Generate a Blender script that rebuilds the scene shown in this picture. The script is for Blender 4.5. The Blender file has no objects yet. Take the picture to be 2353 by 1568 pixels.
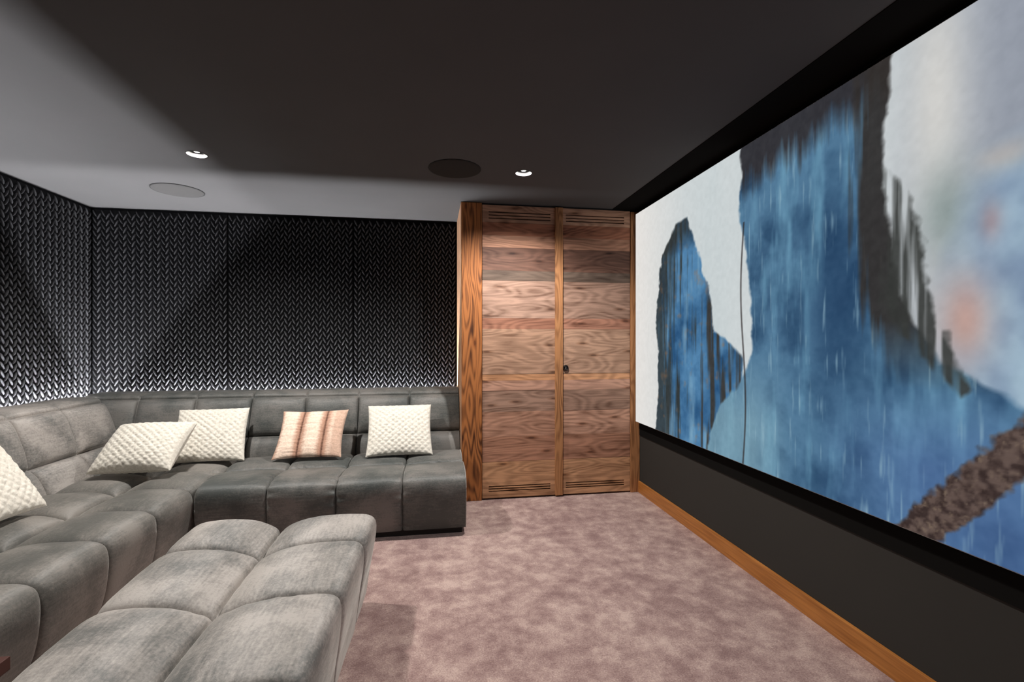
import bpy, math, random
import numpy as np
from mathutils import Vector, Matrix
random.seed(4); RNG = np.random.default_rng(11)
C = bpy.context.scene.collection
PI = math.pi

# ------------------------------------------------------------------ helpers
def tag(o, label=None, cat=None, group=None, kind=None):
    if label: o['label'] = label
    if cat: o['category'] = cat
    if group: o['group'] = group
    if kind: o['kind'] = kind
    return o

def empty(name, loc, label, cat, group=None):
    o = bpy.data.objects.new(name, None); C.objects.link(o)
    o.location = loc; o.empty_display_size = .1
    bpy.context.view_layer.update()
    return tag(o, label, cat, group)

class MB:
    """collects verts / faces / optional colours; build() links ONE mesh object"""
    def __init__(s): s.v = []; s.f = []; s.c = []; s.n = 0
    def add(s, verts, faces, col=None):
        verts = np.asarray(verts, float).reshape(-1, 3)
        s.v.append(verts); s.f += [[i + s.n for i in f] for f in faces]
        if col is not None:
            col = np.asarray(col, float)
            if col.ndim == 1: col = np.tile(col, (len(verts), 1))
            s.c.append(col)
        s.n += len(verts)
    def box(s, x0, x1, y0, y1, z0, z1, col=None, bev=0.0):
        if bev <= 0:
            v = [(x, y, z) for x in (x0, x1) for y in (y0, y1) for z in (z0, z1)]
            f = [[0,1,3,2],[4,6,7,5],[0,4,5,1],[2,3,7,6],[0,2,6,4],[1,5,7,3]]
            s.add(v, f, col); return
        b = bev
        import bmesh
        bm = bmesh.new(); bmesh.ops.create_cube(bm, size=1)
        for q in bm.verts:
            q.co = Vector(((x0+x1)/2 + q.co.x*(x1-x0), (y0+y1)/2 + q.co.y*(y1-y0), (z0+z1)/2 + q.co.z*(z1-z0)))
        bmesh.ops.bevel(bm, geom=bm.edges[:], offset=b, segments=2, affect='EDGES', profile=.6)
        bm.verts.index_update()
        s.add([q.co[:] for q in bm.verts], [[q.index for q in f.verts] for f in bm.faces], col); bm.free()
    def lathe(s, prof, centre, axis='Z', n=40, col=None):
        """prof: (r, h) list; closed at r=0 ends"""
        v = []; f = []
        for r, h in prof:
            for k in range(n):
                a = 2*PI*k/n; p = (r*math.cos(a), r*math.sin(a), h)
                if axis == 'Y': p = (p[0], p[2], p[1])
                if axis == 'X': p = (p[2], p[0], p[1])
                v.append((p[0]+centre[0], p[1]+centre[1], p[2]+centre[2]))
        for i in range(len(prof)-1):
            for k in range(n):
                a, b = i*n+k, i*n+(k+1) % n
                f.append([a, b, b+n, a+n])
        s.add(v, f, col)
    def tube(s, pts, r, n=8, closed=False):
        P = [Vector(p) for p in pts]; v = []; f = []
        m = len(P)
        for i, p in enumerate(P):
            t = (P[(i+1) % m if closed else min(i+1, m-1)] - P[i-1 if (closed or i > 0) else 0]).normalized()
            a = t.cross(Vector((0, 0, 1)))
            if a.length < .05: a = t.cross(Vector((1, 0, 0)))
            a.normalize(); b = t.cross(a).normalized()
            for k in range(n):
                w = 2*PI*k/n; v.append((p + a*math.cos(w)*r + b*math.sin(w)*r)[:])
        for i in range(m if closed else m-1):
            for k in range(n):
                j = (i+1) % m
                f.append([i*n+k, i*n+(k+1) % n, j*n+(k+1) % n, j*n+k])
        s.add(v, f)
    def build(s, name, mat, parent=None, smooth=False, origin=None, angle=None):
        me = bpy.data.meshes.new(name)
        V = np.concatenate(s.v)
        base = Vector((0, 0, 0))
        if parent is not None:
            base = parent.matrix_world.translation.copy()
        elif origin is None:
            base = Vector(((V[:,0].min()+V[:,0].max())/2, (V[:,1].min()+V[:,1].max())/2, V[:,2].min()))
        else: base = Vector(origin)
        V = V - np.array(base[:])
        nl = sum(len(f) for f in s.f)
        me.vertices.add(len(V)); me.vertices.foreach_set('co', V.astype(np.float32).ravel())
        me.loops.add(nl); me.loops.foreach_set('vertex_index', np.fromiter((i for f in s.f for i in f), np.int32, nl))
        me.polygons.add(len(s.f))
        tot = np.array([len(f) for f in s.f], np.int32)
        st = np.concatenate([[0], np.cumsum(tot)[:-1]]).astype(np.int32)
        me.polygons.foreach_set('loop_start', st); me.polygons.foreach_set('loop_total', tot)
        me.update(calc_edges=True); me.validate()
        if s.c:
            cc = np.concatenate(s.c)
            at = me.color_attributes.new('tone', 'FLOAT_COLOR', 'POINT')
            at.data.foreach_set('color', np.concatenate([cc, np.ones((len(cc), 1))], 1).astype(np.float32).ravel())
        import bmesh
        bm = bmesh.new(); bm.from_mesh(me); bmesh.ops.recalc_face_normals(bm, faces=bm.faces[:])
        bm.to_mesh(me); bm.free()
        me.polygons.foreach_set('use_smooth', [bool(smooth)]*len(me.polygons))
        if angle: me.set_sharp_from_angle(angle=math.radians(angle))
        me.materials.append(mat)
        o = bpy.data.objects.new(name, me); C.objects.link(o)
        if parent is not None: o.parent = parent
        else: o.location = base
        return o

def s2l(c):
    c = np.asarray(c, float)/255.0
    return np.where(c <= .04045, c/12.92, ((c+.055)/1.055)**2.4)

# value noise
LAT = RNG.random((256, 256))
def vnoise(x, y):
    xi = np.floor(x).astype(int); yi = np.floor(y).astype(int)
    fx = x-xi; fy = y-yi; fx = fx*fx*(3-2*fx); fy = fy*fy*(3-2*fy)
    g = lambda a, b: LAT[a % 256, b % 256]
    return (g(xi,yi)*(1-fx)+g(xi+1,yi)*fx)*(1-fy)+(g(xi,yi+1)*(1-fx)+g(xi+1,yi+1)*fx)*fy
def fbm(x, y, o=4):
    t = 0; a = .5; s = 0
    for k in range(o):
        t = t+a*vnoise(x*2**k+17*k, y*2**k+31*k); s += a; a *= .5
    return t/s

# ------------------------------------------------------------------ materials
def mat(name):
    m = bpy.data.materials.new(name); m.use_nodes = True
    nt = m.node_tree; b = nt.nodes['Principled BSDF']
    return m, nt, b
def nd(nt, t, **kw):
    n = nt.nodes.new(t)
    for k, v in kw.items():
        if k in ('operation', 'blend_type', 'data_type', 'attribute_name', 'wave_type', 'bands_direction', 'noise_dimensions', 'wave_profile', 'feature'): setattr(n, k, v)
        else: n.inputs[k].default_value = v
    return n
def ramp(nt, stops):
    r = nt.nodes.new('ShaderNodeValToRGB'); e = r.color_ramp.elements
    while len(e) < len(stops): e.new(.5)
    for i, (p, c) in enumerate(stops): e[i].position = p; e[i].color = (*c[:3], 1)
    return r
def coords(nt, scale=(1,1,1), kind='Object', rot=(0,0,0)):
    tc = nt.nodes.new('ShaderNodeTexCoord'); mp = nt.nodes.new('ShaderNodeMapping')
    mp.inputs['Scale'].default_value = scale; mp.inputs['Rotation'].default_value = rot
    nt.links.new(tc.outputs[kind], mp.inputs['Vector']); return mp.outputs['Vector']
def bump(nt, b, h, strength=.3, dist=.002):
    n = nd(nt, 'ShaderNodeBump', Strength=strength, Distance=dist)
    nt.links.new(h, n.inputs['Height']); nt.links.new(n.outputs['Normal'], b.inputs['Normal'])
def plain(name, col, rough=.6, metal=0, noise=0.0, nscale=8, spec=.5):
    m, nt, b = mat(name); b.inputs['Roughness'].default_value = rough; b.inputs['Metallic'].default_value = metal
    b.inputs['Specular IOR Level'].default_value = spec
    n = nd(nt, 'ShaderNodeTexNoise', Scale=nscale, Detail=4.0); nt.links.new(coords(nt), n.inputs['Vector'])
    c = np.array(col)
    r = ramp(nt, [(.3, c*(1-noise)), (.7, c*(1+noise))]); nt.links.new(n.outputs['Fac'], r.inputs['Fac'])
    nt.links.new(r.outputs['Color'], b.inputs['Base Color'])
    return m

def velvet(name, dark, mid, light, seed=0.0, run='X'):
    m, nt, b = mat(name)
    v = coords(nt, (1, 1, 1))
    ad = nd(nt, 'ShaderNodeVectorMath', operation='ADD'); ad.inputs[1].default_value = (seed, seed*1.7, seed*.3)
    nt.links.new(v, ad.inputs[0]); v = ad.outputs[0]
    n1 = nd(nt, 'ShaderNodeTexNoise', Scale=3.0, Detail=4.0, Roughness=.55, Distortion=.5); nt.links.new(v, n1.inputs['Vector'])
    mp = nt.nodes.new('ShaderNodeMapping'); mp.inputs['Scale'].default_value = (3, 26, 26) if run == 'X' else (26, 3, 26); nt.links.new(v, mp.inputs['Vector'])
    n2 = nd(nt, 'ShaderNodeTexNoise', Scale=4.0, Detail=4.0, Distortion=.3); nt.links.new(mp.outputs['Vector'], n2.inputs['Vector'])
    n3 = nd(nt, 'ShaderNodeTexNoise', Scale=90.0, Detail=3.0, Roughness=.7); nt.links.new(v, n3.inputs['Vector'])
    a = nd(nt, 'ShaderNodeMath', operation='MULTIPLY_ADD'); a.inputs[1].default_value = .30; nt.links.new(n2.outputs['Fac'], a.inputs[0]); nt.links.new(n1.outputs['Fac'], a.inputs[2])
    a2 = nd(nt, 'ShaderNodeMath', operation='MULTIPLY_ADD'); a2.inputs[1].default_value = .36; nt.links.new(n3.outputs['Fac'], a2.inputs[0]); nt.links.new(a.outputs[0], a2.inputs[2])
    r = ramp(nt, [(.69, dark), (.83, mid), (.97, light)]); nt.links.new(a2.outputs[0], r.inputs['Fac'])
    nt.links.new(r.outputs['Color'], b.inputs['Base Color'])
    b.inputs['Roughness'].default_value = .56; b.inputs['Specular IOR Level'].default_value = .45
    b.inputs['Anisotropic'].default_value = .7; b.inputs['Anisotropic Rotation'].default_value = .25
    tg = nt.nodes.new('ShaderNodeTangent'); tg.direction_type = 'RADIAL'; tg.axis = run; nt.links.new(tg.outputs[0], b.inputs['Tangent'])
    b.inputs['Sheen Weight'].default_value = .40; b.inputs['Sheen Roughness'].default_value = .30
    b.inputs['Sheen Tint'].default_value = (.92, .9, .84, 1)
    bump(nt, b, n3.outputs['Fac'], .5, .003)
    return m
M_velvet_shaded = velvet('grey_velvet_shaded', s2l((74, 77, 75)), s2l((95, 95, 92)), s2l((116, 113, 109)), 1.7)  # same velvet; shaded nap of the back section put into a darker base
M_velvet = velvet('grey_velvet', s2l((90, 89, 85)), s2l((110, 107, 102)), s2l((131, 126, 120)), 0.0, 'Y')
M_velvet_lit = velvet('grey_velvet_lit', s2l((106, 105, 102)), s2l((143, 138, 133)), s2l((172, 165, 159)), 3.1, 'Y')  # same velvet; light on wing backs and ottoman put into a paler base
M_base = plain('black_plinth', (.006, .005, .005), .6)

def fur(name, attr=False):
    m, nt, b = mat(name)
    n = nd(nt, 'ShaderNodeTexNoise', Scale=70.0, Detail=5.0, Roughness=.7); nt.links.new(coords(nt), n.inputs['Vector'])
    if attr:
        at = nd(nt, 'ShaderNodeAttribute', attribute_name='tone')
        mx = nd(nt, 'ShaderNodeMix', data_type='RGBA', blend_type='MULTIPLY'); mx.inputs[0].default_value = 1
        r = ramp(nt, [(.3, (.8, .78, .76)), (.6, (1.1, 1.1, 1.1))]); nt.links.new(n.outputs['Fac'], r.inputs['Fac'])
        nt.links.new(at.outputs['Color'], mx.inputs[6]); nt.links.new(r.outputs['Color'], mx.inputs[7]); nt.links.new(mx.outputs[2], b.inputs['Base Color'])
    else:
        r = ramp(nt, [(.25, s2l((206, 198, 184))), (.65, s2l((242, 236, 224)))]); nt.links.new(n.outputs['Fac'], r.inputs['Fac'])
        nt.links.new(r.outputs['Color'], b.inputs['Base Color'])
    b.inputs['Roughness'].default_value = .85; b.inputs['Sheen Weight'].default_value = .25; b.inputs['Specular IOR Level'].default_value = .1
    bump(nt, b, n.outputs['Fac'], .5, .006)
    return m
M_cream = fur('cream_fur'); M_brownfur = fur('brown_striped_fur', True)

def wood(name, vertical=False, attr=True, dark=(60, 34, 18), light=(176, 112, 62), knots=True, strength=1.0):
    """grain runs along X (doors) or Z (posts)"""
    m, nt, b = mat(name)
    sc = (1.6, 1, 15) if not vertical else (11, 11, .8)
    sc2 = (2.2, 3, 60) if not vertical else (60, 60, 2.2)
    v = coords(nt, sc)
    n1 = nd(nt, 'ShaderNodeTexNoise', Scale=1.3, Detail=6.0, Roughness=.62, Distortion=.7); nt.links.new(v, n1.inputs['Vector'])
    n2 = nd(nt, 'ShaderNodeTexNoise', Scale=2.0, Detail=5.0, Roughness=.6); nt.links.new(coords(nt, sc2), n2.inputs['Vector'])
    # growth rings: distorted bands
    wn = nd(nt, 'ShaderNodeTexNoise', Scale=1.0, Detail=1.5, Roughness=.4); nt.links.new(coords(nt, (1.3, 0, 6.0) if not vertical else (7.5, 7.5, 1.0)), wn.inputs['Vector'])
    w1 = nd(nt, 'ShaderNodeMath', operation='MULTIPLY'); w1.inputs[1].default_value = 95 if not vertical else 110; nt.links.new(wn.outputs['Fac'], w1.inputs[0])
    w2 = nd(nt, 'ShaderNodeMath', operation='SINE'); nt.links.new(w1.outputs[0], w2.inputs[0])
    wv = nd(nt, 'ShaderNodeMath', operation='MULTIPLY_ADD'); wv.inputs[1].default_value = .5; wv.inputs[2].default_value = .5; nt.links.new(w2.outputs[0], wv.inputs[0])
    s1 = nd(nt, 'ShaderNodeMath', operation='MULTIPLY_ADD'); s1.inputs[1].default_value = .20 if not vertical else .34; nt.links.new(wv.outputs[0], s1.inputs[0]); nt.links.new(n1.outputs['Fac'], s1.inputs[2])
    s2 = nd(nt, 'ShaderNodeMath', operation='MULTIPLY_ADD'); s2.inputs[1].default_value = .5; nt.links.new(n2.outputs['Fac'], s2.inputs[0]); nt.links.new(s1.outputs[0], s2.inputs[2])
    n5 = nd(nt, 'ShaderNodeTexNoise', Scale=2.0, Detail=4.0, Roughness=.7); nt.links.new(coords(nt, (4, 3, 190) if not vertical else (190, 190, 4)), n5.inputs['Vector'])
    s3 = nd(nt, 'ShaderNodeMath', operation='MULTIPLY_ADD'); s3.inputs[1].default_value = .34; nt.links.new(n5.outputs['Fac'], s3.inputs[0]); nt.links.new(s2.outputs[0], s3.inputs[2])
    s4 = nd(nt, 'ShaderNodeMath', operation='SUBTRACT'); s4.inputs[1].default_value = .17; nt.links.new(s3.outputs[0], s4.inputs[0])
    fac = s4.outputs[0]
    if attr:
        at = nd(nt, 'ShaderNodeAttribute', attribute_name='tone')
        r = ramp(nt, [(.60, (.50, .43, .39)), (.74, (.80, .77, .74)), (.88, (.98, .96, .94)), (1.0, (1.25, 1.23, 1.2))]); nt.links.new(fac, r.inputs['Fac'])
        mx = nd(nt, 'ShaderNodeMix', data_type='RGBA', blend_type='MULTIPLY'); mx.inputs[0].default_value = 1
        nt.links.new(at.outputs['Color'], mx.inputs[6]); nt.links.new(r.outputs['Color'], mx.inputs[7]); col = mx.outputs[2]
    else:
        r = ramp(nt, [(.58, s2l(dark)), (.78, (s2l(dark)+s2l(light))/2), (1.0, s2l(light))]); nt.links.new(fac, r.inputs['Fac']); col = r.outputs['Color']
    if knots:
        vo = nd(nt, 'ShaderNodeTexVoronoi', feature='F1', Scale=1.0)
        vo.voronoi_dimensions = '2D'; sx_ = nt.nodes.new('ShaderNodeSeparateXYZ'); cx_ = nt.nodes.new('ShaderNodeCombineXYZ')
        nt.links.new(coords(nt, (1.7, 1, 6.5) if not vertical else (6.5, 1, 2.0)), sx_.inputs[0]); nt.links.new(sx_.outputs['X'], cx_.inputs['X']); nt.links.new(sx_.outputs['Z'], cx_.inputs['Y']); nt.links.new(cx_.outputs[0], vo.inputs['Vector'])
        kr = ramp(nt, [(.03, (.2, .13, .1)), (.055, (.6, .5, .42)), (.12, (1, 1, 1))]); nt.links.new(vo.outputs['Distance'], kr.inputs['Fac'])
        mk = nd(nt, 'ShaderNodeMix', data_type='RGBA', blend_type='MULTIPLY'); mk.inputs[0].default_value = .8
        nt.links.new(col, mk.inputs[6]); nt.links.new(kr.outputs['Color'], mk.inputs[7]); col = mk.outputs[2]
    nt.links.new(col, b.inputs['Base Color'])
    b.inputs['Roughness'].default_value = .62; b.inputs['Specular IOR Level'].default_value = .3
    bump(nt, b, fac, .35, .002)
    return m
M_plank = wood('reclaimed_plank_wood')
M_post = wood('reclaimed_post_wood', vertical=True, attr=False, dark=(66, 34, 16), light=(170, 106, 58))
M_strip = wood('door_strip_wood', vertical=True, attr=False, dark=(120, 78, 48), light=(176, 124, 82), knots=False)
M_side_lit = wood('cupboard_side_lit_wood', vertical=True, attr=False, dark=(150, 110, 85), light=(206, 160, 125), knots=False)  # side face paler than the post: light falling on it is in the colour
M_darkwood = wood('dark_reddish_wood', attr=False, dark=(32, 12, 9), light=(72, 36, 28), knots=False)

def baseboard_mat():
    m, nt, b = mat('orange_oak_skirting')
    n = nd(nt, 'ShaderNodeTexNoise', Scale=3.0, Detail=5.0); nt.links.new(coords(nt, (1, 1.2, 30)), n.inputs['Vector'])
    r = ramp(nt, [(.3, s2l((150, 92, 40))), (.7, s2l((188, 124, 62)))]); nt.links.new(n.outputs['Fac'], r.inputs['Fac'])
    nt.links.new(r.outputs['Color'], b.inputs['Base Color']); b.inputs['Roughness'].default_value = .42
    return m
M_skirt = baseboard_mat()

def carpet_mat():
    m, nt, b = mat('mauve_carpet')
    v = coords(nt)
    n1 = nd(nt, 'ShaderNodeTexNoise', Scale=9.0, Detail=8.0, Roughness=.72, Distortion=.1); nt.links.new(v, n1.inputs['Vector'])
    n2 = nd(nt, 'ShaderNodeTexNoise', Scale=150.0, Detail=3.0, Roughness=.8); nt.links.new(v, n2.inputs['Vector'])
    n4 = nd(nt, 'ShaderNodeTexNoise', Scale=1.6, Detail=3.0); nt.links.new(v, n4.inputs['Vector'])
    a = nd(nt, 'ShaderNodeMath', operation='MULTIPLY_ADD'); a.inputs[1].default_value = .75; nt.links.new(n2.outputs['Fac'], a.inputs[0]); nt.links.new(n1.outputs['Fac'], a.inputs[2])
    a2 = nd(nt, 'ShaderNodeMath', operation='MULTIPLY_ADD'); a2.inputs[1].default_value = .35; nt.links.new(n4.outputs['Fac'], a2.inputs[0]); nt.links.new(a.outputs[0], a2.inputs[2])
    r = ramp(nt, [(.61, s2l((134, 105, 102))), (.74, s2l((170, 142, 135))), (.86, s2l((204, 178, 168)))])
    a3 = nd(nt, 'ShaderNodeMath', operation='MULTIPLY'); a3.inputs[1].default_value = .7; nt.links.new(a2.outputs[0], a3.inputs[0])
    nt.links.new(a3.outputs[0], r.inputs['Fac'])
    nt.links.new(r.outputs['Color'], b.inputs['Base Color'])
    b.inputs['Roughness'].default_value = .95; b.inputs['Specular IOR Level'].default_value = .05
    b.inputs['Sheen Weight'].default_value = .25; b.inputs['Sheen Roughness'].default_value = .5; b.inputs['Sheen Tint'].default_value = (.9, .8, .8, 1)
    bump(nt, b, a.outputs[0], .7, .012)
    return m
M_carpet = carpet_mat()
M_ceiling = plain('charcoal_ceiling_paint', s2l((80, 79, 79)), .9, noise=.03, nscale=2, spec=.15)
M_blackfab = plain('black_velvet_cloth', (.010, .0095, .009), 1.0, spec=.0)
M_wallblack = plain('black_wall_paint', (.008, .008, .009), .9, spec=.1)
M_wall = plain('anthracite_wall_paint', s2l((52, 50, 47)), .85, noise=.05, nscale=1.5, spec=.2)
M_speaker = plain('speaker_grille_paint', s2l((70, 69, 68)), .8, noise=.03, spec=.1)
M_gap = plain('speaker_rim_black', (.004, .004, .004), .8)
M_iron = plain('dark_iron', s2l((70, 62, 58)), .4, .9, noise=.2, nscale=60)
M_reflector = plain('white_lamp_reflector', (.9, .9, .9), .35)
M_edge = plain('pale_screen_edge', (.5, .5, .49), .7)

def leaf_mat():
    m, nt, b = mat('charcoal_quilted_leatherette')
    n = nd(nt, 'ShaderNodeTexNoise', Scale=2.0, Detail=3.0); nt.links.new(coords(nt), n.inputs['Vector'])
    r = ramp(nt, [(.3, (.026, .026, .028)), (.7, (.036, .036, .039))]); nt.links.new(n.outputs['Fac'], r.inputs['Fac'])
    nt.links.new(r.outputs['Color'], b.inputs['Base Color'])
    b.inputs['Roughness'].default_value = .62; b.inputs['Specular IOR Level'].default_value = .35
    return m
M_leaf = leaf_mat(); M_gap_shade = plain('panel_backing_gap_shade', (.004, .004, .0045), .9, spec=.05)  # backing blackened: shade of the deep gaps between leaves painted in

def emis(name, col, strength):
    m = bpy.data.materials.new(name); m.use_nodes = True; nt = m.node_tree; nt.nodes.clear()
    e = nt.nodes.new('ShaderNodeEmission'); e.inputs['Color'].default_value = (*col, 1); e.inputs['Strength'].default_value = strength
    o = nt.nodes.new('ShaderNodeOutputMaterial'); nt.links.new(e.outputs[0], o.inputs['Surface']); return m

# ------------------------------------------------------------------ room
XL, XR, YB, YF, H = -2.83, 1.74, 4.50, -2.4, 2.41
def struct(name, mb, m, **kw):
    return tag(mb.build(name, m, **kw), kind='structure')
b = MB(); b.box(XL-.2, XR+.2, YF-.2, YB+.2, -.1, 0); struct('floor', b, M_carpet)
b = MB(); b.box(XL-.2, XL, YF-.2, YB+.2, 0, H+.25); struct('wall_left', b, M_wallblack)
b = MB(); b.box(XL, XR, YB, YB+.2, 0, H+.25); struct('wall_back', b, M_wallblack)
b = MB(); b.box(XR, XR+.2, YF-.2, YB+.2, 0, H+.25); struct('wall_right', b, M_wall)
b = MB(); b.box(XL, XR, YF-.2, YF, 0, H+.25); struct('wall_front', b, M_wall)
b = MB(); b.box(1.724, XR, YF, 3.826, 0, .096, bev=.002); struct('baseboard_right', b, M_skirt)
b = MB(); b.box(1.50, 1.733, YF, 3.84, H-.004, H+.01); struct('trim_1', b, M_blackfab)

# ceiling: one sheet with round openings for the recessed lamps
HR = .054
LAMPS = [(-1.40, 3.12), (.593, 3.112)]
def ceiling():
    mb = MB(); n = 48; hs = .12
    xs = sorted({XL-.2, XR+.2, *[x+d for x, _ in LAMPS for d in (-hs, hs)]})
    y0, y1 = 3.0, 3.24
    def rect(a, b_, c, d): mb.add([(a, c, H), (b_, c, H), (b_, d, H), (a, d, H)], [[0, 1, 2, 3]])
    rect(XL-.2, XR+.2, YF-.2, y0); rect(XL-.2, XR+.2, y1, YB+.2)
    for i in range(len(xs)-1):
        a, c = xs[i], xs[i+1]; mid = (a+c)/2
        hit = [l for l in LAMPS if abs(l[0]-mid) < .01]
        if not hit: rect(a, c, y0, y1); continue
        lx, ly = hit[0]; v = []; f = []
        for k in range(n):
            an = 2*PI*k/n; ca, sa = math.cos(an), math.sin(an)
            v.append((lx+HR*ca, ly+HR*sa, H))
            t = min(((c-lx) if ca > 0 else (lx-a))/max(abs(ca), 1e-9), ((y1-ly) if sa > 0 else (ly-y0))/max(abs(sa), 1e-9))
            v.append((lx+t*ca, ly+t*sa, H))
        for k in range(n):
            j = (k+1) % n; f.append([2*k, 2*k+1, 2*j+1, 2*j])
        mb.add(v, f)
        for sx in (a, c):     # corners of the square that the fan clips
            for sy in (y0, y1):
                P = (sx, sy, H)
                ks = sorted(range(n), key=lambda k: (v[2*k+1][0]-sx)**2+(v[2*k+1][1]-sy)**2)[:2]
                mb.add([P, v[2*ks[0]+1], v[2*ks[1]+1]], [[0, 1, 2]])
    # closing slab well above
    mb.box(XL-.2, XR+.2, YF-.2, YB+.2, H+.2, H+.25)
    return mb
struct('ceiling', ceiling(), M_ceiling)

# ------------------------------------------------------------------ recessed lamps
M_lens = emis('lamp_lens_light', (1, .97, .92), 30)
def downlight(x, y, label):
    t = empty('recessed_downlight', (x, y, H), label, 'ceiling light', 'recessed lamps in the ceiling')
    r = MB(); r.lathe([(HR-.0015, -.001), (.0515, .006), (.048, .019)], (x, y, H), n=48)
    r.build('reflector', M_reflector, t, smooth=True)
    r = MB(); r.lathe([(.048, .0192), (.040, .034), (.0165, .036), (.0165, .016)], (x, y, H), n=48)
    r.build('baffle', M_gap, t, smooth=True, angle=40)
    r = MB(); r.lathe([(HR+.005, -.0012), (HR+.004, -.0028), (HR-.001, -.0028), (HR-.0015, .002)], (x, y, H), n=48)
    r.build('trim_ring', M_speaker, t, smooth=True)
    r = MB(); r.lathe([(0.0005, .0135), (.010, .0142), (.016, .0165)], (x, y, H), n=32)
    r.build('lens', M_lens, t, smooth=True)
    return t
downlight(*LAMPS[0], 'small glowing round downlight in the ceiling above the left of the sofa')
downlight(*LAMPS[1], 'small glowing round downlight in the ceiling in front of the wooden cupboard')
def spot(name, x, y, z, power, size=118, blend=.6, rad=.018, tilt=(0, 0), col=(1, .965, .92)):
    l = bpy.data.lights.new(name, 'SPOT'); l.energy = power; l.spot_size = math.radians(size); l.spot_blend = blend
    l.shadow_soft_size = rad; l.color = col
    o = bpy.data.objects.new(name, l); C.objects.link(o); o.location = (x, y, z); o.rotation_euler = (tilt[0], tilt[1], 0); return o
for x, y in LAMPS: spot('downlight_lamp', x, y, H+.010, 165, size=150, rad=.04)
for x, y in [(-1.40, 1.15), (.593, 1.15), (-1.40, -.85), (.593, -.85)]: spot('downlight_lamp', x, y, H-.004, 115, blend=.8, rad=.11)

# ------------------------------------------------------------------ ceiling speakers
def ceiling_speaker(x, y, r, m, label):
    t = empty('ceiling_speaker', (x, y, H), label, 'speaker', 'round flush speakers in the ceiling')
    b = MB(); b.lathe([(r, 0), (r, -.003), (r-.006, -.003), (r-.006, 0)], (x, y, H-.0005), n=72); b.build('rim', M_gap, t, smooth=False)
    b = MB(); b.lathe([(r-.007, .0), (r-.007, -.004), (r-.02, -.007), (.0005, -.007)], (x, y, H-.0005), n=72); b.build('grille', m, t, smooth=True, angle=40)
ceiling_speaker(-1.872, 3.885, .170, M_speaker, 'round pale-lit ceiling speaker near the left corner above the sofa')
ceiling_speaker(.137, 3.108, .170, plain('dark_grille_cloth', s2l((52, 50, 48)), .9, spec=.1), 'round dark ceiling speaker beside the right downlight')

# ------------------------------------------------------------------ herringbone wall panels
def leaf_template():
    """half-ellipsoid leaf lying along +v, height along +n"""
    L, W, T = .0325, .0072, .0105; v = []; f = []
    nl, na = 9, 7
    for i in range(nl):
        s = -1+2*i/(nl-1); w = max(1-abs(s)**2.6, 0)**.62
        for k in range(na):
            a = PI*k/(na-1)
            v.append((W*w*math.cos(a), L*s, T*w*math.sin(a)))
    for i in range(nl-1):
        for k in range(na-1):
            f.append((i*na+k, i*na+k+1, (i+1)*na+k+1, (i+1)*na+k))
    return np.array(v), np.array(f)
LV, LF = leaf_template()
def wall_panel(to3d, a0, a1, label, z0=.775, z1=2.392):
    """a: coordinate along the wall; n: out of the wall"""
    ph = .0560; ncol = round((a1-a0-.006)/.0655); pw = (a1-a0-.012)/ncol; off = .006
    nrow = int((z1-z0-.03)/ph)
    mb = MB(); V = []; Fc = []; k = 0
    for ci in range(ncol*2):
        sgn = 1 if ci % 2 == 0 else -1
        ca = a0+off+pw*(ci+.5)/2
        ang = sgn*math.radians(27); co, si = math.cos(ang), math.sin(ang)
        for ri in range(nrow+1):
            cz = z1-.032-ph*(ri+(0 if sgn > 0 else .42))
            if cz < z0+.025: continue
            p = LV.copy(); x = p[:, 0]*co-p[:, 1]*si; y = p[:, 0]*si+p[:, 1]*co
            V.append(np.stack([ca+x, cz+y, p[:, 2]], 1)); Fc.append(LF+k*len(LV)); k += 1
    V = np.concatenate(V); Fc = np.concatenate(Fc)
    g = .003
    P = to3d(V[:, 0], V[:, 1], V[:, 2]+.012)
    mb.add(P, [list(map(int, q)) for q in Fc])
    bx = [(a, z, n) for a in (a0+g, a1-g) for z in (z0, z1) for n in (.0, .012)]
    B = np.array(bx); mb.add(to3d(B[:, 0], B[:, 1], B[:, 2]), [[0,1,3,2],[4,6,7,5],[0,4,5,1],[2,3,7,6],[0,2,6,4],[1,5,7,3]])
    o = mb.build('wall_panel', M_leaf, smooth=True, angle=50)
    o.data.materials.append(M_gap_shade); nf = len(Fc)
    mi = np.zeros(len(o.data.polygons), np.int32); mi[nf:nf+6] = 1; o.data.polygons.foreach_set('material_index', mi)
    return tag(o, label, 'wall panel', 'braided acoustic wall panels')
back3 = lambda a, z, n: np.stack([a, YB-n, z], 1)
left3 = lambda a, z, n: np.stack([XL+n, a, z], 1)
wall_panel(back3, -2.815, -1.767, 'black braided-relief wall panel on the back wall, next to the left corner')
wall_panel(back3, -1.767, -.718, 'black braided-relief wall panel in the middle of the back wall')
wall_panel(back3, -.718, .21, 'black braided-relief wall panel on the back wall, touching the wooden cupboard')
wall_panel(left3, 1.30, 4.485, 'long black braided-relief panel covering the left wall beside the corner sofa')

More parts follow.
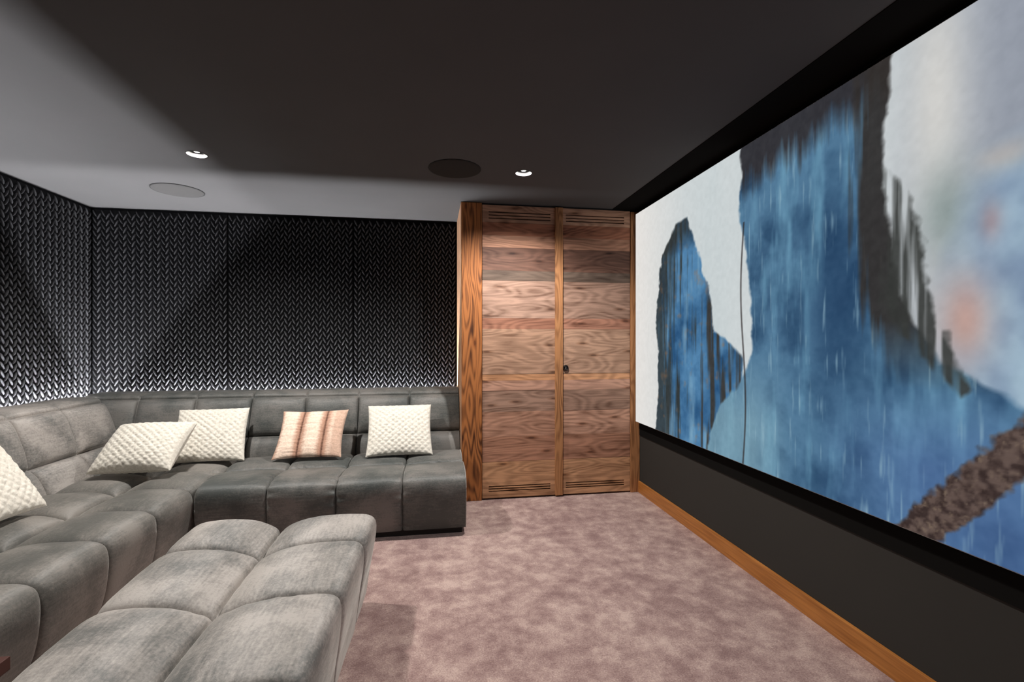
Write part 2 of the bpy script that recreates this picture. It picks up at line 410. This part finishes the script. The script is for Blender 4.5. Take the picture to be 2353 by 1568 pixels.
# ------------------------------------------------------------------ tufted upholstery
def resample(pts, step):
    P = np.array(pts, float); d = np.linalg.norm(np.diff(P, axis=0), axis=1); s = np.concatenate([[0], np.cumsum(d)])
    n = max(int(s[-1]/step), 2); t = np.linspace(0, s[-1], n+1)
    return np.stack([np.interp(t, s, P[:, k]) for k in range(P.shape[1])], 1), t, s
def chaikin(pts, it=2, hard=()):
    P = [tuple(p) for p in pts]
    for _ in range(it):
        Q = [P[0]]
        for a, b_ in zip(P[:-1], P[1:]):
            Q.append(tuple(.75*np.array(a)+.25*np.array(b_))); Q.append(tuple(.25*np.array(a)+.75*np.array(b_)))
        Q.append(P[-1]); P = Q
    return P
def puff(x, p=3.2, q=.5): return np.clip(1-np.abs(x)**p, 0, 1)**q
def bumps(t, seams, open0, open1, o=.55, p=3.2, q=.5):
    """value and distance-to-nearest-crease for every t between consecutive seams"""
    out = np.zeros_like(t); dist = np.full_like(t, 9.0); idx = np.zeros(len(t), int)
    for i, (a, b_) in enumerate(zip(seams[:-1], seams[1:])):
        m = (t >= a-1e-9) & (t <= b_+1e-9); s = (t[m]-a)/(b_-a)
        xl = -o if (i == 0 and open0) else -1; xr = o if (i == len(seams)-2 and open1) else 1
        out[m] = puff(xl+(xr-xl)*s, p, q); idx[m] = i
    cr = [s for i, s in enumerate(seams) if not ((i == 0 and open0) or (i == len(seams)-1 and open1))]
    for c in cr: dist = np.minimum(dist, np.abs(t-c))
    return out, dist, idx
def tufted(mb, segs, us, to3d, uopen=(False, False), step=.009, wr=.0035, endtaper=None, seed=0, caps=(True, True), groove=.012):
    """segs: list of (points, amp0, amp1, open0, open1): one tuft row each, (depth, z) profile, outward on its left side
       us: tuft seams along the run;  to3d(u, d, z)"""
    D = []; Z = []; A = []; Bt = []; Dt = []; T = []; tt = 0; R = []
    for si, (pts, a0, a1, o0, o1) in enumerate(segs):
        P, t, _ = resample(chaikin(pts, 2), step/3)
        if a0 or a1:
            n_ = max(int(t[-1]/step), 6); q_ = np.linspace(0, 1, n_+1)
            if not o0 and not o1: q_ = q_-.09*np.sin(2*PI*q_)
            elif o0: q_ = q_+.25*q_*(1-q_)*1.6
            elif o1: q_ = q_-.25*q_*(1-q_)*1.6
        else: q_ = np.linspace(0, 1, max(int(t[-1]/.03), 2)+1)
        tn = q_*t[-1]; P = np.stack([np.interp(tn, t, P[:, 0]), np.interp(tn, t, P[:, 1])], 1); t = tn
        bt, dt, _ = bumps(t, [0, t[-1]], o0, o1, o=.7) if (a0 or a1) else (np.zeros(len(t)), np.full(len(t), 9.), 0)
        sl = slice(0 if si == 0 else 1, None)
        D.append(P[sl, 0]); Z.append(P[sl, 1]); A.append((a0+(a1-a0)*np.clip(t/t[-1]*1.3-.1, 0, 1))[sl]); Bt.append(bt[sl]); Dt.append(dt[sl]); T.append((t+tt)[sl]); R.append(np.full(len(t[sl]), si)); tt += t[-1]
    D, Z, A, Bt, Dt, T = map(np.concatenate, (D, Z, A, Bt, Dt, T))
    # normals of the base profile (left of travel), smoothed
    gd, gz = np.gradient(D), np.gradient(Z); l = np.hypot(gd, gz)+1e-9; nd_, nz_ = -gz/l, gd/l
    for _ in range(3):
        nd_ = np.convolve(np.pad(nd_, 2, 'edge'), np.ones(5)/5, 'valid'); nz_ = np.convolve(np.pad(nz_, 2, 'edge'), np.ones(5)/5, 'valid')
    l = np.hypot(nd_, nz_); nd_ /= l; nz_ /= l
    U = []; 
    for a, b_ in zip(us[:-1], us[1:]):
        n = max(int((b_-a)/step), 4); q = np.linspace(0, 1, n+1)
        q = q-.10*np.sin(2*PI*q)          # finer near the creases
        U.append((a+(b_-a)*q)[(0 if not U else 1):])
    U = np.concatenate(U); Bu, Du, Iu = bumps(U, us, *uopen); Bs, _, _ = bumps(U, us, *uopen, p=9)
    uu, TT = np.meshgrid(U, T); bu, bt = np.meshgrid(Bu, Bt); du, dt = np.meshgrid(Du, Dt)
    act = (A[:, None] > 0); kk = np.clip((A[:, None]-.016)/.03, 0, 1); bu = bu*kk+Bs[None, :]*(1-kk)
    disp = A[:, None]*bu*bt-act*groove*(np.exp(-du/.006)+np.exp(-dt/.006)).clip(0, 1)
    # gathers: little folds running away from each crease
    mod = np.clip((vnoise(TT*5+seed, uu*1.3+seed*3)-.35)*2.4, 0, 1)
    w = vnoise(TT/.024+seed*9, np.round(Iu)[None, :]*3.7+(uu > 0)*0.0+du*6)-.5
    disp = disp+act*wr*2*w*mod*np.exp(-du/.028)*np.clip(du/.006, 0, 1)*bt
    mod2 = np.clip((vnoise(uu*5+seed*2+7, TT*1.3)-.4)*2.4, 0, 1)
    w2 = vnoise(uu/.024+seed*5, TT*2+dt*6)-.5
    disp = disp+act*wr*2*w2*mod2*np.exp(-dt/.028)*np.clip(dt/.006, 0, 1)*bu
    disp = disp+act*(fbm(uu*7+seed, TT*7+seed*2, 3)-.5)*.008*np.minimum(bu, bt)
    dd = D[:, None]+nd_[:, None]*disp; zz = Z[:, None]+nz_[:, None]*disp
    if endtaper is not None: uu = endtaper(uu, zz)
    P = to3d(uu.ravel(), dd.ravel(), zz.ravel())
    nt_, nu = disp.shape
    ii, jj = np.meshgrid(np.arange(nt_-1), np.arange(nu-1), indexing='ij'); k = (ii*nu+jj).ravel()
    mb.add(P, np.stack([k, k+1, k+nu+1, k+nu], 1).tolist())
    G = P.reshape(nt_, nu, 3)
    for s, j in ((0, 0), (1, nu-1)):       # flat end caps with their own vertices
        if caps[s]: mb.add(G[:, j], [list(range(nt_))])
    mb.add(np.concatenate([G[0], G[-1]]), [[q, q+1, nu+q+1, nu+q] for q in range(nu-1)])   # underside
    return G

SEAT = [([(.035,.046),(.012,.12),(.0,.22),(.0,.325),(.022,.362),(.11,.368),(.26,.366),(.40,.345)], .014, .060, True, False),
        ([(.40,.345),(.52,.358),(.66,.358),(.80,.345)], .062, .062, False, False),
        ([(.80,.345),(.80,.046)], 0, 0, True, True)]
BACK = [([(.765,.33),(.80,.44),(.865,.535)], .050, .050, True, False),
        ([(.865,.535),(.90,.64),(.945,.78),(.965,.832)], .055, .055, False, False),
        ([(.965,.832),(.985,.862),(1.05,.872),(1.19,.872)], .006, .006, False, True),
        ([(1.19,.872),(1.225,.868),(1.235,.84),(1.23,.05)], 0, 0, True, True),
        ([(1.23,.05),(.84,.05),(.82,.33)], 0, 0, True, True)]
SEATB = [([(.035,.046),(.012,.12),(.0,.22),(.0,.325),(.022,.372),(.11,.388),(.26,.386),(.41,.372)], .014, .034, True, False),
         ([(.41,.372),(.53,.386),(.66,.384),(.80,.366)], .034, .034, False, False),
         ([(.80,.366),(.80,.046)], 0, 0, True, True)]
Y0 = 3.17; X0 = -1.470
run_x = lambda u, d, z: np.stack([u, Y0+d, z], 1)
run_y = lambda u, d, z: np.stack([X0-d, u, z], 1)
cols = [.213-.4135*k for k in range(7)]; cols = cols[::-1]      # -2.27 ... .22
# section along the back wall
t = empty('sofa_section', (-.61, 3.6, 0), 'grey tufted velvet sofa section, shaded tone painted in, along the back wall with striped and cream cushions', 'sofa', 'tufted velvet sectional sofa')
m = MB(); G = tufted(m, SEATB, cols[2:], run_x, (False, True), seed=1.3, wr=.016, step=.006); m.build('seat', M_velvet_shaded, t, smooth=True)
m = MB(); tufted(m, BACK, cols[2:], run_x, (False, True), seed=2.1); m.build('backrest', M_velvet_shaded, t, smooth=True)
m = MB(); m.box(-1.40, .19, Y0+.05, 4.36, 0, .06); m.build('plinth', M_base, t)
m = MB(); m.tube([tuple(p) for p in G[:230:4, -1]], .0028, 6); m.build('piping', M_velvet_lit, t, smooth=True)
# corner section along the left wall
ysm = [3.20-.38*k for k in range(6, -1, -1)]
t = empty('sofa_section', (-2.1, 2.4, 0), 'grey tufted velvet corner sofa section, lit tone painted in, running along the left wall', 'sofa', 'tufted velvet sectional sofa')
m = MB(); tufted(m, SEAT, ysm+[3.58, 3.95], run_y, (True, False), seed=4.4, wr=.006); m.build('seat', M_velvet, t, smooth=True)
m = MB(); tufted(m, BACK, ysm+[3.59, 4.0], run_y, (True, False), seed=5.2); m.build('backrest', M_velvet_lit, t, smooth=True)
m = MB(); tufted(m, BACK, [-2.66]+cols[:3], run_x, (False, False), seed=6.6); m.build('corner_backrest', M_velvet_shaded, t, smooth=True)
m = MB(); m.box(X0-1.2, X0-.05, 1.0, 4.36, 0, .06); m.build('plinth', M_base, t)

# ottoman
OX0, OX1, OY0, OY1 = -1.085, -.335, .85, 2.475
OT = [([(OX0+.03,.046),(OX0+.01,.18),(OX0,.34),(OX0+.012,.385),(OX0+.07,.396),(-.88,.390),(-.73,.350)], .006, .054, True, False),
      ([(-.73,.350),(-.58,.390),(OX1-.07,.397),(OX1-.010,.392),(OX1+.002,.360),(OX1-.006,.18),(OX1-.022,.046)], .054, .004, False, True)]
def otaper(u, z):
    k = np.clip(1-z/.40, 0, 1)
    mid = (OY0+OY1)/2
    return mid+(u-mid)*(1-.05*k)
t = empty('ottoman', (-.72, 1.68, 0), 'large grey tufted velvet ottoman, lit tone painted in, standing on the carpet in front of the sofa', 'ottoman')
m = MB(); tufted(m, OT, [OY0, 1.31, 1.755, 2.195, OY1], lambda u, d, z: np.stack([-.705+(d+.705)*(1+.09*(u-1.6)), u, z], 1), (True, True), seed=8.2, endtaper=otaper, wr=.009, groove=.020); m.build('cushion_top', M_velvet_lit, t, smooth=True)
m = MB(); m.box(OX0+.09, OX1-.09, OY0+.08, OY1-.09, 0, .06); m.build('plinth', M_base, t)

# ------------------------------------------------------------------ cushions
def pillow(name, P0, U, V, T, m, label, cat, group, quilt=True, stripes=False, N=90, pinch=.05, seed=0):
    P0, U, V = map(np.array, (P0, U, V)); n = np.cross(U, V); n = n/np.linalg.norm(n)
    a = np.linspace(-1, 1, N); u, v = np.meshgrid(a, a)
    mb = MB(); both = []
    for sgn in (1, -1):
        x = u*(1-pinch*(1-v**2)*np.abs(u)**3); y = v*(1-pinch*(1-u**2)*np.abs(v)**3)
        th = ((1-u**2)*(1-v**2)).clip(0, 1)**.42
        th = T*th*(1+.12*(fbm(u*1.5+seed, v*1.5+seed*2, 3)-.5))
        if quilt:
            q = np.abs(np.sin((u+v)*PI*5.0))*np.abs(np.sin((u-v)*PI*5.0)); th = th+.0085*(q**.7)*(th/T)**.5
            th = th+.008*(fbm(u*26+seed, v*26, 2)-.5)*(th/T).clip(0, 1)
        if stripes:
            c = np.minimum(np.abs(u+.30), np.abs(u-.40)); th = th*(.50+.50*np.clip(c/.30, 0, 1)**.45)
            th = th+.006*(vnoise(v*17+seed, u*2.0)-.5)*(th/T).clip(0, 1)**.5
        X = P0+U*((x+1)/2)[..., None]+V*((y+1)/2)[..., None]+n*(sgn*th)[..., None]
        col = None
        if stripes:
            lo, md, hi = s2l((84, 54, 42)), s2l((188, 146, 124)), s2l((248, 222, 202))
            c = np.minimum(np.minimum(np.abs(u+.30), np.abs(u-.40)), np.abs(u+1.03)+.03)
            nz = .10*(fbm(u*9+3, v*34, 3)-.5)
            k1 = np.clip((c+nz*.3)/.045, 0, 1); k = np.clip((c+nz-.06)/.17, 0, 1)*(1-.6*np.clip((u-.5)/.2, 0, 1))
            lo = lo*(1-k1[..., None])+md*k1[..., None]; k = (k*k*(3-2*k)*(.85+.3*vnoise(v*15, u*3))).clip(0, 1)
            col = (lo*(1-k[..., None])+hi*k[..., None]).reshape(-1, 3)
        i, j = np.meshgrid(np.arange(N-1), np.arange(N-1), indexing='ij'); kk = (i*N+j).ravel()
        mb.add(X.reshape(-1, 3), np.stack([kk, kk+1, kk+N+1, kk+N], 1).tolist(), col)
    ob = P0+U/2
    o = mb.build(name, m, smooth=True, origin=tuple(ob))
    return tag(o, label, cat, group)
CG = 'cream fur scatter cushions'
pillow('scatter_cushion', (-.500, 3.665, .425), (.495, .01, 0), (-.015, .275, .345), .062, M_cream,
       'square cream quilted fur cushion upright at the right end of the sofa', 'cushion', CG, seed=1)
pillow('scatter_cushion', (-1.84, 3.70, .42), (.49, .01, .005), (-.05, .245, .35), .062, M_cream,
       'cream quilted fur cushion leaning on the back wall section, behind the slumped one', 'cushion', CG, seed=2)
pillow('scatter_cushion', (-2.14, 3.36, .458), (.49, -.03, .01), (.03, .29, .255), .088, M_cream,
       'cream quilted fur cushion slumped flat in the sofa corner', 'cushion', CG, seed=3)
pillow('scatter_cushion', (-1.99, 2.34, .445), (.01, .49, -.01), (-.30, .02, .40), .072, M_cream,
       'cream fur cushion at the left edge of the picture, leaning on the left sofa back', 'cushion', CG, seed=4)
pillow('striped_fur_cushion', (-1.155, 3.665, .43), (.485, -.01, .005), (.012, .25, .315), .055, M_brownfur,
       'brown and beige striped fur cushion with two dark seams on the sofa', 'cushion', None, quilt=False, stripes=True, seed=5, pinch=.07)

# ------------------------------------------------------------------ LED strips behind the sofa
def led(x0, x1, y0, y1, z, led_box, label):
    t = empty('led_light_bar', ((x0+x1)/2, (y0+y1)/2, z-.012), label, 'light strip', 'light strips hidden behind the sofa')
    m = MB(); m.box(x0, x1, y0, y1, z-.012, z, bev=.001); m.build('mounting_rail', M_gap, t)
    m = MB(); m.box(*led_box, z, z+.003); m.build('led_strip', M_led, t)
M_led = emis('led_strip_light', (.95, .955, 1.0), 720)
ZL = .755
led(-2.70, .20, 4.438, YB, ZL, (-2.69, .195, 4.449, 4.463), 'white light strip glowing behind the sofa at the foot of the back wall panels')
led(XL, -2.766, 1.0, 4.42, ZL, (-2.788, -2.774, 1.01, 4.41), 'white light strip glowing behind the sofa at the foot of the left wall panel')

# ------------------------------------------------------------------ cupboard
CX0, CX1, CY = .218, 1.74, 3.83
t = empty('wooden_cupboard', (.98, 4.1, 0), 'floor-to-ceiling reclaimed wood cupboard with two plank doors between sofa and screen', 'cupboard')
b = MB(); b.box(CX0, .238, CY+.004, YB-.002, 0, H-.002); b.build('side_panel', M_side_lit, t)
b = MB(); b.box(.224, .386, CY-.006, CY+.055, 0, H-.003, bev=.004); b.build('post', M_post, t)
b = MB(); b.box(1.657, 1.738, CY-.004, CY+.055, 0, H-.02, bev=.003); b.build('post', M_strip, t)
b = MB(); b.box(.238, 1.738, CY+.06, CY+.075, 0, H-.002); b.build('back_panel', M_base, t)
b = MB(); b.box(.386, 1.657, CY+.014, CY+.058, 2.399, H-.002); b.build('head_rail', M_base, t)
ZB = [.014, .306, .51, .712, .884, .966, 1.018, 1.389, 1.477, 1.784, 1.865, 2.053, 2.152, 2.256, 2.396]
TN = [(186,138,98), (166,118,90), (178,132,104), (146,112,90), (172,128,102), (188,134,92), (168,130,102), (152,104,80), (154,120,98), (92,74,60), (108,76,60), (176,126,96), (150,94,66), (172,128,98)]
SLOT = dict(top=(2.289, 2.314, 2.339), bot=(.068, .087, .106))
def door(x0, x1, sx0, sx1, j):
    d = MB(); y0, y1 = CY+.004, CY+.030
    for i in range(len(TN)):
        c = s2l(np.array(TN[i])*(1.0, 1.03, 1.10) + random.uniform(-7, 7) + (4 if j else 0)); z0, z1 = ZB[i]+(.0014 if i in (1, 6) else .0003), ZB[i+1]-(.0014 if i in (0, 5) else .0003)
        dy = random.uniform(-.0015, .0015)
        slots = SLOT['bot'] if i == 0 else SLOT['top'] if i == len(TN)-1 else None
        if not slots: d.box(x0, x1, y0+dy, y1, z0, z1, c, bev=.0008); continue
        d.box(x0, sx0, y0+dy, y1, z0, z1, c); d.box(sx1, x1, y0+dy, y1, z0, z1, c)
        e = [z0]+[q for s_ in slots for q in (s_-.0045, s_+.0045)]+[z1]
        for a, b_ in zip(e[::2], e[1::2]): d.box(sx0, sx1, y0+dy, y1, a, b_, c)
    o = d.build('door', M_plank, t)
    return o
d1 = door(.3905, 1.021, .442, .956, 0); d2 = door(1.0235, 1.653, 1.088, 1.600, 1)
b = MB(); b.box(.994, 1.060, CY-.014, CY+.004, .010, 2.398, bev=.004); bpy.context.view_layer.update(); b.build('centre_strip', M_strip, d1)
# ring pull on the right door
k = MB(); kx, kz, ky = 1.086, 1.066, CY+.004
k.lathe([(.0005, -.006), (.020, -.006), (.0255, -.003), (.026, 0)], (kx, ky, kz), axis='Y', n=40)
k.tube([(kx+.019*math.cos(2*PI*i/28), ky-.010, kz+.019*math.sin(2*PI*i/28)) for i in range(28)], .0042, 8, closed=True)
hd = k.build('ring_handle', M_iron, d2, smooth=True, angle=40); hd['label'] = 'dark iron ring pull'
k = MB(); k.box(kx-.0028, kx+.0028, ky-.012, ky-.005, kz-.012, kz+.012, bev=.001); k.build('keyhole_plate', plain('pale_worn_metal', (.5, .46, .42), .35, .8), d2)

# ------------------------------------------------------------------ projection screen with its picture
SY0, SY1, SZ0, SZ1, SX = .69, 3.80, .610, 2.362, 1.690
t = empty('projection_screen', (1.72, (SY0+SY1)/2, .485), 'wide cinema screen on the right wall showing misty blue rock towers', 'screen')
b = MB(); b.box(1.7335, 1.7395, YF+.02, 3.824, .487, H-.006); b.build('black_surround', M_blackfab, t)
b = MB(); b.box(SX+.004, SX+.030, SY0-.004, SY1+.004, SZ0-.004, SZ1+.004); b.build('frame', M_edge, t)
b = MB(); b.box(SX+.030, 1.7335, SY0+.05, SY1-.05, SZ0+.05, SZ1-.05); b.build('mounting_bracket', M_blackfab, t)
def paint(nu=620, nv=350):
    Y, Z = np.meshgrid(np.linspace(SY1, SY0, nu), np.linspace(SZ0, SZ1, nv))
    def sd(poly, wx=0.05, f=5, det=.02, fd=22):
        y = Y+wx*(fbm(Y*f, Z*f+3, 3)-.5)*2+det*(fbm(Y*fd+5, Z*fd, 3)-.5)*2; z = Z+wx*(fbm(Y*f+40, Z*f+9, 3)-.5)*2
        P = np.array(poly); ins = np.zeros_like(Y, bool); dm = np.full_like(Y, 9.)
        for (ax, ay), (bx, by) in zip(P, np.roll(P, -1, 0)):
            c = ((ay > z) != (by > z)) & (y < (bx-ax)*(z-ay)/(by-ay+1e-12)+ax); ins ^= c
            l2 = (bx-ax)**2+(by-ay)**2+1e-12; q = np.clip(((y-ax)*(bx-ax)+(z-ay)*(by-ay))/l2, 0, 1)
            dm = np.minimum(dm, np.hypot(y-ax-q*(bx-ax), z-ay-q*(by-ay)))
        return np.where(ins, dm, -dm)
    sm = lambda d, w: np.clip(.5+d/(2*w), 0, 1)
    def mixc(c, col, k): return c*(1-k[..., None])+np.asarray(col, float)*k[..., None] if np.ndim(col) == 1 else c*(1-k[..., None])+col*k[..., None]
    g = lambda y, z, ry, rz: np.exp(-((Y-y)/ry)**2-((Z-z)/rz)**2)
    img = np.zeros(Y.shape+(3,))+np.array((206, 212, 213.))
    img = mixc(img, (229, 226, 222), np.clip((Y-3.0)/.7, 0, 1))
    img = mixc(img, (196, 206, 208), .8*np.clip((Y-2.3)/.4, 0, 1)*np.clip((3.1-Y)/.5, 0, 1)*fbm(Y*6, Z*1.2, 3)*1.5)
    img = mixc(img, (150, 156, 168), np.clip((1.62-Y)/.45, 0, 1)*np.clip(fbm(Y*2+Z*1.3, Z*1.1, 3)*1.9+.05, 0, 1))
    img = mixc(img, (214, 212, 207), .85*g(1.36, 2.1, .10, .5))
    img = mixc(img, (126, 142, 140), .7*g(1.33, 1.72, .09, .16)); img = mixc(img, (110, 126, 134), .7*g(.8, 1.4, .25, .6))
    # far pale tower lost in the mist
    far = sm(sd([(1.27, .6), (1.30, 1.55), (1.20, 1.83), (1.08, 1.86), (.95, 1.7), (.9, .6)], .05, 4, .0), .07)
    fc = np.zeros_like(img)+np.array((160, 186, 204.)); fc = mixc(fc, (118, 140, 168), np.clip(fbm(Y*9, Z*6, 3)*2-.7, 0, 1)); fc = mixc(fc, (196, 184, 172), .9*g(1.18, 1.86, .1, .05))
    img = mixc(img, fc, far*.9); img = mixc(img, (198, 150, 134), .75*g(1.27, 1.36, .075, .14)); img = mixc(img, (176, 120, 110), .4*g(1.2, 1.66, .03, .06))
    streak = fbm(Y*34, Z*2.2, 4); cl = fbm(Y*6+9, Z*6, 5)
    # left rock stack
    k = sm(sd([(3.42, .55), (3.41, 1.55), (3.34, 1.95), (3.14, 2.13), (2.98, 2.12), (2.83, 1.86), (2.70, 1.62), (2.66, 1.35), (2.40, 1.22), (2.37, .55)], .045), .010)
    c = np.zeros_like(img)+np.array((84, 132, 172.)); c = mixc(c, (44, 84, 124), np.clip(cl*2.4-.8, 0, 1)); c = mixc(c, (140, 178, 200), np.clip(fbm(Y*12+4, Z*3, 3)*2.4-1.35, 0, 1))
    dk = np.clip((Y-3.02)/.22+(streak-.5)*3.0-.1, 0, 1)*.8+np.clip(streak*3-1.95, 0, 1)*.75; dk = np.clip(dk+.7*np.clip((Z-1.9)/.15, 0, 1), 0, .93)
    c = mixc(c, (52, 54, 52), dk); c = mixc(c, (160, 108, 70), .55*np.clip(fbm(Y*15, Z*15+6, 3)*3-2.0, 0, 1))
    c = mixc(c, (60, 56, 52), np.clip((streak-.44)*5, 0, 1)*np.clip((2.84-Y)/.05, 0, 1)*np.clip((1.62-Z)/.1, 0, 1)*.9)
    img = mixc(img, c, k)
    # great central cliff widening into a slope
    k = sm(sd([(2.41, 2.6), (2.40, 1.95), (2.33, 1.55), (2.30, 1.25), (2.42, 1.05), (2.58, .92), (2.70, .70), (2.78, .5), (.5, .5), (.5, .93), (.85, .98), (1.12, 1.08), (1.35, 1.22), (1.50, 1.45), (1.55, 1.9), (1.52, 2.6)], .035, 5, .015), .009)
    c = np.zeros_like(img)+np.array((82, 120, 150.)); c = mixc(c, (46, 76, 106), np.clip(cl*2.6-.95, 0, 1)*.9)
    c = mixc(c, (112, 160, 186), np.clip(fbm(Y*14+4, Z*2.5, 4)*2.6-1.3, 0, 1)); c = mixc(c, (128, 164, 180), .75*np.clip((Y-2.0)/.3, 0, 1)*np.clip((1.25-Z)/.4, 0, 1))
    c = mixc(c, (78, 104, 158), .5*np.clip((1.9-Y)/.5, 0, 1)*np.clip((1.15-Z)/.3, 0, 1)); c = mixc(c, (30, 56, 88), .7*g(1.78, 1.45, .14, .42))
    c = mixc(c, (150, 182, 196), .8*np.clip(fbm(Y*60, Z*5, 3)*4-2.7, 0, 1))
    dk = np.clip((Z-2.12+(Y-2.0)*.12)/.14+(streak-.5)*1.6, 0, 1)*.93; c = mixc(c, (50, 47, 50), dk)
    dk = np.clip((1.68-Y-.35*np.clip(1.5-Z, 0, 1))/.06+(streak-.5)*2.5, 0, 1)*np.clip((Z-1.12)/.25, 0, 1); c = mixc(c, (52, 48, 46), dk*.93)
    img = mixc(img, c, k)
    # wind-blown dark scree trails on the cliff's right edge
    k = sm(sd([(1.56, 1.95), (1.46, 1.8), (1.38, 1.45), (1.26, 1.15), (1.30, 1.12), (1.44, 1.30), (1.56, 1.4)], .03, 8, .02), .01)*np.clip(streak*3.2-.8, 0, 1)
    img = mixc(img, (56, 58, 56), k*.9)
    # dark crack, and fallen shaggy trunk
    k = sm(.006-np.abs(Y-2.385-.02*np.sin(Z*5)), .004)*(Z < 1.95); img = mixc(img, (50, 44, 44), k*.8)
    d = (Y-1.43)+(Z-.61)*.86; w = .062+.02*(fbm(Y*25, Z*25, 3)-.5)*2
    k = sm(w-np.abs(d)*.76, .008)*(Z < 1.6)*(Y < 1.55); c = np.zeros_like(img)+np.array((96, 80, 74.)); c = mixc(c, (58, 46, 44), np.clip(fbm(Y*50, Z*50, 4)*3-1.0, 0, 1)); c = mixc(c, (130, 112, 96), np.clip(fbm(Y*60+7, Z*60, 3)*3-1.9, 0, 1))
    img = mixc(img, c, k)
    img = np.clip(img+(fbm(Y*40, Z*40, 3)[..., None]-.5)*10, 0, 255)
    V = np.stack([np.full(Y.size, SX), Y.ravel(), Z.ravel()], 1)
    i, j = np.meshgrid(np.arange(nv-1), np.arange(nu-1), indexing='ij'); q = (i*nu+j).ravel()
    mb = MB(); mb.add(V, np.stack([q, q+1, q+nu+1, q+nu], 1).tolist(), s2l(img.reshape(-1, 3)))
    return mb
mm = bpy.data.materials.new('projected_picture'); mm.use_nodes = True; nt = mm.node_tree; nt.nodes.clear()
at = nt.nodes.new('ShaderNodeAttribute'); at.attribute_name = 'tone'
em = nt.nodes.new('ShaderNodeEmission'); em.inputs['Strength'].default_value = .98
ou = nt.nodes.new('ShaderNodeOutputMaterial'); nt.links.new(at.outputs['Color'], em.inputs['Color']); nt.links.new(em.outputs[0], ou.inputs['Surface'])
paint().build('picture', mm, t)

# ------------------------------------------------------------------ dark side table at the left edge of the picture
tx1, ty1, tz = -1.10, 1.452, .46
t = empty('side_table', (-1.27, 1.25, 0), 'dark reddish wooden side table cut off by the lower left corner of the picture', 'table')
b = MB(); b.box(tx1-.42, tx1, ty1-.40, ty1, tz-.036, tz, bev=.002); b.build('table_top', M_darkwood, t)
b = MB(); b.box(-1.30, -1.262, ty1-.30, ty1-.10, .018, tz-.036, bev=.002); b.build('leg', M_darkwood, t)
b = MB(); b.box(-1.40, -1.17, ty1-.36, ty1-.04, 0, .018, bev=.002); b.build('base', M_darkwood, t)

# ------------------------------------------------------------------ world, camera, colour
w = bpy.data.worlds.new('world'); bpy.context.scene.world = w; w.use_nodes = True
w.node_tree.nodes['Background'].inputs['Color'].default_value = (0, 0, 0, 1)
cam = bpy.data.cameras.new('camera'); co = bpy.data.objects.new('camera', cam); C.objects.link(co)
cam.sensor_width = 36; cam.lens = 1092/2353*36; cam.clip_start = .02
co.location = (0, 0, 1.29); co.rotation_euler = (PI/2, 0, -math.atan(180.5/1092))
sc = bpy.context.scene; sc.camera = co
sc.view_settings.view_transform = 'Standard'; sc.view_settings.look = 'None'; sc.view_settings.gamma = 1; sc.view_settings.exposure = 0
sc.view_settings.use_curve_mapping = False
sc.cycles.use_denoising = True; sc.cycles.max_bounces = 6; sc.cycles.diffuse_bounces = 4
sc.cycles.sample_clamp_indirect = 4.0
